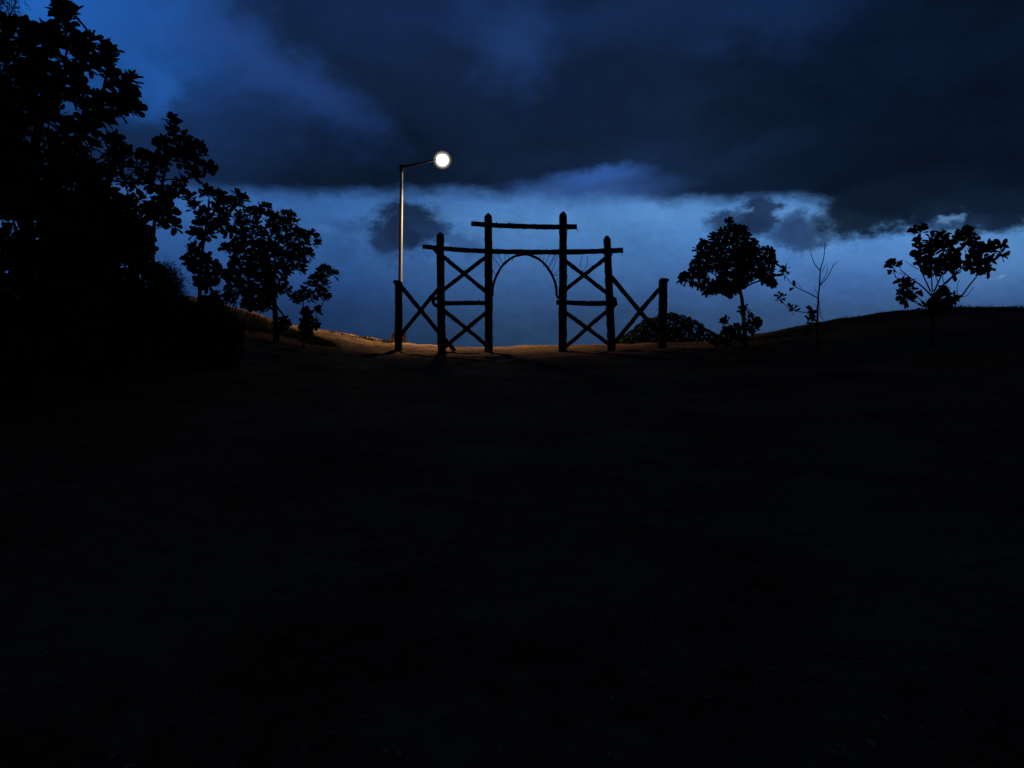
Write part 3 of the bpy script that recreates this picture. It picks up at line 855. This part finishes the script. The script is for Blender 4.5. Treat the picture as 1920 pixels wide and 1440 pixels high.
bI = [dict(name='trunk', px=cI((1100, 1060), (1100, 990), (1098, 900), (1090, 860)), r=(.04, .026)),
      dict(px=cI((1090, 890), (1000, 800), (890, 720), (800, 645)), r=(.02, .009)), dict(px=cI((970, 650), (910, 615), (845, 570)), r=(.009, .005)),
      dict(px=cI((1080, 850), (1030, 740), (985, 640), (960, 560), (965, 480)), r=(.018, .009)), dict(px=cI((1095, 850), (1088, 700), (1090, 560)), r=(.016, .009)),
      dict(px=cI((1110, 850), (1150, 760), (1190, 660), (1200, 540), (1180, 400)), r=(.022, .009)), dict(px=cI((1130, 860), (1180, 800), (1300, 690), (1400, 590), (1430, 480), (1395, 340)), r=(.024, .01)),
      dict(px=cI((1220, 1000), (1350, 895), (1430, 790), (1510, 685), (1540, 560)), r=(.022, .01)), dict(px=cI((1325, 910), (1318, 800), (1345, 740)), r=(.009, .005)),
      dict(px=cI((1350, 900), (1410, 880), (1470, 800)), r=(.009, .005)), dict(px=cI((1080, 1000), (990, 970), (880, 920)), r=(.013, .008)),
      dict(px=cI((1085, 1000), (1020, 950), (920, 860), (880, 790)), r=(.013, .007)), dict(px=cI((1500, 560), (1570, 490), (1660, 460)), r=(.013, .008)),
      dict(px=cI((1620, 480), (1670, 500), (1710, 520)), r=(.008, .006)), dict(px=cI((1300, 690), (1340, 560), (1290, 460)), r=(.012, .008)), dict(px=cI((965, 480), (990, 380), (985, 310)), r=(.01, .008)),
      dict(px=cI((1140, 760), (1110, 640), (1150, 560)), r=(.01, .008)), dict(px=cI((800, 680), (830, 690), (850, 695)), r=(.008, .006)), dict(px=cI((1180, 800), (1240, 760), (1290, 700)), r=(.008, .006)),
      dict(px=cI((1200, 770), (1190, 700), (1250, 620)), r=(.01, .007)), dict(px=cI((1100, 980), (1150, 930), (1220, 900)), r=(.014, .009)), dict(px=cI((930, 880), (960, 850), (1010, 835)), r=(.007, .004))]
tI = []
for (x, y, dx, dy_, k) in [(740, 600, -.3, -.8, 7), (735, 660, -.4, .6, 5), (770, 610, .4, -.6, 4), (985, 295, 0, -1, 8), (1010, 290, .3, -.8, 5), (945, 290, -.6, -.5, 5), (970, 400, -.3, -.6, 9), (985, 450, .2, -.6, 9), (970, 510, -.5, -.1, 8), (1000, 540, 0, .2, 8), (985, 580, -.5, .5, 5),
                           (1090, 360, -.1, -1, 7), (1080, 430, -.2, -.5, 9), (1175, 340, 0, -1, 9), (1200, 390, .3, -.6, 9), (1140, 420, 0, -.5, 10), (1240, 440, .4, -.3, 9), (1190, 470, .1, -.3, 10), (1100, 500, -.1, -.2, 10), (1060, 560, -.4, .1, 9), (1140, 580, 0, .3, 10), (1230, 540, .4, 0, 10),
                           (1280, 520, .6, -.1, 9), (1300, 570, .6, .2, 9), (1230, 610, .3, .5, 9), (1080, 650, -.5, .4, 9), (1140, 660, .1, .8, 9), (1040, 640, -.7, .3, 6), (1290, 610, .6, .5, 6), (1290, 705, .8, .3, 4),
                           (1390, 310, -.1, -1, 9), (1420, 300, .4, -.7, 8), (1340, 340, -.5, -.5, 8), (1440, 370, .6, -.3, 8), (1390, 380, 0, -.2, 9), (1320, 370, -.6, .1, 6), (1440, 430, .4, .2, 8), (1470, 380, .9, .1, 4), (1380, 450, -.4, .4, 5),
                           (1510, 450, 0, -1, 9), (1540, 480, .3, -.6, 9), (1480, 500, -.4, -.2, 9), (1560, 560, .6, 0, 9), (1500, 570, 0, .2, 10), (1440, 570, -.6, .2, 9), (1570, 620, .6, .4, 8), (1500, 640, -.1, .8, 9), (1550, 650, .3, .8, 7), (1620, 640, .9, .4, 3), (1620, 560, .8, -.1, 5), (1420, 620, -.6, .5, 6),
                           (1640, 450, .1, -.6, 7), (1690, 440, .4, -.6, 8), (1720, 430, .6, -.5, 7), (1600, 430, -.3, -.7, 4), (1700, 510, .5, .8, 4), (1730, 520, .9, .3, 4), (1600, 480, 0, -.4, 6),
                           (870, 770, -.2, -.8, 7), (840, 800, -.6, -.3, 7), (830, 850, -.7, .2, 7), (900, 800, .5, -.5, 6), (840, 920, -.6, .3, 7), (870, 890, .1, -.3, 6), (950, 855, .8, .2, 3), (810, 760, -.9, -.3, 3),
                           (1190, 850, .1, -1, 9), (1220, 880, .4, -.5, 9), (1150, 880, -.3, -.6, 9), (1250, 930, .7, .2, 9), (1180, 940, 0, .3, 10), (1120, 930, -.5, 0, 9), (1240, 960, .5, .6, 8), (1290, 890, .8, -.4, 4), (1120, 980, -.2, .5, 7), (1025, 980, -.2, -.7, 5)]:
    px_, py_ = cI((x, y))[0]
    tI.append((px_, py_, dx, dy_, int(k * 1.35)))
explicit('broadleaf_tree', 'small forked tree with separate leaf tufts on the dark dune ridge at the far right', 'tree', 19.0, 1748, bI, tI, .225, 9, 41, 'trees on the rise')

# --- H: nearly bare sapling left of it
def cH(*p): return crop(p, 1160, 370, 4.8)
bH = [dict(name='trunk', px=cH((1790, 1180), (1792, 1020), (1796, 900), (1808, 780), (1815, 655), (1842, 560), (1854, 470), (1855, 400)), r=(.03, .005)),
      dict(px=cH((1815, 660), (1765, 600), (1735, 520), (1720, 450)), r=(.013, .005)), dict(px=cH((1854, 480), (1868, 430), (1872, 420)), r=(.006, .004)),
      dict(px=[(1536.5, 536), (1551, 520), (1562, 499), (1570.5, 490)], r=(.013, .005)), dict(px=[(1537.5, 533), (1549, 514), (1552.5, 497)], r=(.009, .004)), dict(px=[(1541, 512), (1546, 500), (1551, 494)], r=(.007, .004)), dict(px=[(1561.5, 500), (1562, 493)], r=(.005, .004)),
      dict(px=cH((1800, 905), (1812, 1000), (1825, 1075), (1865, 1130)), r=(.009, .005)), dict(px=cH((1792, 905), (1700, 858), (1610, 815), (1540, 760), (1495, 680)), r=(.014, .007)),
      dict(px=cH((1645, 825), (1625, 790), (1603, 764)), r=(.006, .004)), dict(px=cH((1785, 1040), (1680, 1035), (1590, 1022), (1510, 980), (1455, 915)), r=(.013, .007)), dict(px=cH((1787, 880), (1775, 840), (1764, 805)), r=(.006, .004)),
      dict(px=cH((1786, 1000), (1775, 980), (1768, 965)), r=(.006, .004)), dict(px=cH((1785, 1110), (1755, 1080), (1735, 1040)), r=(.013, .008)), dict(px=cH((1565, 790), (1570, 805), (1575, 812)), r=(.004, .003)), dict(px=cH((1530, 745), (1505, 748), (1490, 750)), r=(.004, .003))]
tH = []
for (x, y, dx, dy_, k) in [(1490, 660, -.1, -1, 8), (1505, 640, .4, -.7, 5), (1470, 640, -.6, -.4, 5), (1470, 690, -.6, .4, 3), (1575, 815, -.6, .2, 2), (1485, 750, -1, 0, 1), (1450, 895, -.2, -1, 5), (1480, 890, .7, -.7, 3), (1420, 890, -1, -.2, 3), (1455, 930, .3, .7, 3),
                           (1575, 1000, 0, -.8, 6), (1585, 985, .4, -.7, 4), (1550, 990, -.8, -.4, 4), (1580, 1040, .1, .9, 2), (1725, 1010, -.1, -1, 8), (1735, 1050, .1, -.7, 9), (1745, 1080, .3, -.3, 9), (1720, 1090, -.4, .2, 8), (1760, 1050, .7, -.5, 5), (1735, 1130, -.3, .4, 7), (1770, 1130, .4, .3, 6)]:
    px_, py_ = cH((x, y))[0]
    tH.append((px_, py_, dx, dy_, k))
explicit('bare_sapling', 'thin nearly bare sapling with leaf tufts only on its lower left twigs', 'tree', 21.0, 1533.5, bH, tH, .17, 6, 42, 'trees on the rise')

# --- G: rounded bush behind the right end of the gateway
polyG = crop([(-20, 1290), (40, 1250), (80, 1215), (130, 1180), (180, 1120), (250, 1085), (330, 1080), (380, 1050), (480, 1035), (560, 1050), (640, 1080), (740, 1130), (800, 1180), (860, 1225), (960, 1260), (960, 1330), (-20, 1330)], 1160, 370, 4.8)
rr = random.Random(9)
tipsG = fill(polyG, 420, rr, 2.8, 2.0)
broadleaf('rounded_bush', 'low rounded dark bush behind the right fence post of the gateway', 'bush', 27.2,
          [(1255, 648), (1255, 640), (1256, 625)], tipsG, .6, .09, 18, 51, .05, None, .05, 0, r_tip=.006)
# low sprig shrub between bush and tree
polyJ = [(1325, 648), (1340, 632), (1352, 622), (1366, 612), (1376, 622), (1380, 648)]
broadleaf('low_shrub', 'low leafy shrub at the left foot of the round-crowned tree', 'shrub', 24.0,
          [(1362, 655), (1361, 642), (1361, 632)], fill(polyJ, 26, rr, 5, 2), .35, .13, 9, 52, .02, None, .05, 300, r_tip=.006)

# --- feathery casuarinas at the left edge and on the bank
def casuarina(label, Y, trunk_px, poly, n, seed, Ln, thick, name='casuarina_tree'):
    rr = random.Random(seed)
    foot = base_at(trunk_px[0][0], Y)
    root = thing(name, label, 'tree', foot, 'feathery needle trees')
    tr = line([foot + Vector((0, 0, -.15))] + [P(x, y, Y) for x, y in trunk_px[1:]])
    T = depthed(fill(poly, n, rr, 6, 4), Y, thick, rr)
    grow(root, tr, T, rr, .007, .09)
    mb = MB()
    for p in T:
        for k in range(48):
            d = Vector((rr.gauss(0, .5), rr.gauss(0, .5), rr.gauss(.1, .45))).normalized()
            o = p + Vector((rr.gauss(0, .1), rr.gauss(0, .1), rr.gauss(0, .1)))
            L = Ln * rr.uniform(.5, 1.1)
            a, b = frame(d); w = .006
            q1 = o + d * L * .6 + Vector((0, 0, -.03)); q2 = o + d * L + Vector((0, 0, -.10 * L / .3))
            mb.add([o + a * w, o - a * w, o + b * w, q1 + a * w, q1 - a * w, q1 + b * w, q2], [(0, 1, 4, 3), (1, 2, 5, 4), (2, 0, 3, 5), (3, 4, 6), (4, 5, 6), (5, 3, 6)])
    o = mb.build('foliage', M_needle, root); o['kind'] = 'stuff'
casuarina('feathery needle tree rising out of frame behind the big tree at the upper left corner', 17.0, [(-30, 660), (-28, 500), (-24, 300), (-20, 150), (-15, 20)],
          [(-140, -160), (10, -170), (24, -40), (34, 0), (42, 20), (36, 44), (20, 60), (30, 120), (60, 200), (40, 330), (-140, 340)], 260, 61, .3, .9)
casuarina('small feathery needle bush on the bank behind the open spindly tree', 21.0, [(305, 640), (306, 590), (308, 555), (312, 520)],
          [(275, 600), (282, 520), (300, 492), (322, 496), (336, 520), (344, 552), (345, 590)], 90, 62, .22, .4, 'casuarina_bush')

# ------------------------------------------------------------------ ground cover
def grass_patch(spots, name, label, seed, hmin, hmax, per):
    rr = random.Random(seed); mb = MB()
    for x, y, s in spots:
        for k in range(per):
            bx, by = x + rr.gauss(0, .12) * s, y + rr.gauss(0, .12) * s
            bz = ground_z(bx, by) - .01
            h = rr.uniform(hmin, hmax) * s; a = rr.uniform(0, 6.28); w = .005
            lx, ly = math.cos(a) * h * .5, math.sin(a) * h * .5
            px_, py_ = -math.sin(a) * w, math.cos(a) * w
            mb.add([(bx + px_, by + py_, bz), (bx - px_, by - py_, bz), (bx + lx * .4 - px_, by + ly * .4 - py_, bz + h * .7), (bx + lx * .4 + px_, by + ly * .4 + py_, bz + h * .7), (bx + lx, by + ly, bz + h)],
                   [(0, 1, 2, 3), (3, 2, 4)])
    o = mb.build(name, M_grass); o['kind'] = 'stuff'
    o['label'] = label; o['category'] = 'grass'
rr = random.Random(77)
spots = []
for i in range(420):                                   # short grass along the right dune ridge
    x = rr.uniform(7.0, 19.0); spots.append((x, YC + rr.uniform(-1.6, .3), rr.uniform(.5, 1.0)))
for i in range(90):                                    # creeping plants along the left crest by the lamp
    x = P(rr.choice([rr.uniform(560, 735), rr.gauss(692, 13), rr.gauss(724, 5)]), 640, YC).x
    spots.append((x, YC + rr.uniform(-.3, .4), rr.uniform(.5, 1.1)))
grass_patch(spots, 'grass', 'short sparse grass along the crest of the sandy rise', 5, .05, .14, 14)
spots = [(rr.uniform(-9.5, 8.5), rr.uniform(16, 25.8), rr.uniform(.3, .8)) for i in range(150)]
grass_patch(spots, 'creeping_grass', 'thin creeping tufts scattered over the lamplit sand', 6, .03, .1, 7)

spots = []
for i in range(330):
    t = rr.random(); px_ = 525 + 95 * t + rr.gauss(0, 8); yy = 24.6 - 1.9 * t + rr.gauss(0, .28)
    spots.append(((px_ - 960) / FPX * yy, yy, rr.uniform(.6, 1.2)))
for i in range(260):
    px_ = rr.uniform(395, 512); yy = rr.uniform(23.6, 26.6)
    spots.append(((px_ - 960) / FPX * yy, yy, rr.uniform(1.1, 2.0)))
grass_patch(spots, 'slope_grass', 'dark low grass band across the lit slope beside the dense dark tree', 8, .06, .17, 16)

def litter(name, label, cat, n, seed, mat, smin, smax, leafy):
    rr = random.Random(seed); mb = MB()
    for i in range(n):
        y = 2.2 + 22 * rr.random() ** 1.6; x = rr.uniform(-1, 1) * (1.6 + .62 * y)
        z = ground_z(x, y) + .004
        s = rr.uniform(smin, smax); a = rr.uniform(0, 6.28)
        ca, sa = math.cos(a) * s, math.sin(a) * s
        if leafy:
            t = rr.uniform(-.3, .5)
            mb.add([(x - ca, y - sa, z), (x + sa * .35, y - ca * .35, z + s * .25), (x + ca, y + sa, z + s * t * .5 + .004), (x - sa * .35, y + ca * .35, z + s * .3)], [(0, 1, 2), (0, 2, 3)])
        else:
            h = s * rr.uniform(.5, .9)
            mb.add([(x - ca, y - sa, z), (x + sa * .7, y - ca * .7, z), (x + ca, y + sa, z), (x - sa * .7, y + ca * .7, z), (x, y, z + h), (x, y, z - h)],
                   [(0, 1, 4), (1, 2, 4), (2, 3, 4), (3, 0, 4), (1, 0, 5), (2, 1, 5), (3, 2, 5), (0, 3, 5)])
    o = mb.build(name, mat); o['kind'] = 'stuff'; o['label'] = label; o['category'] = cat
litter('dry_leaves', 'dry fallen leaves strewn over the dark foreground sand', 'leaf litter', 1500, 71, M_dry, .012, .04, True)
litter('pebbles', 'tiny pale pebbles and shell bits scattered on the dark foreground sand', 'pebbles', 600, 72, M_shell, .004, .011, False)
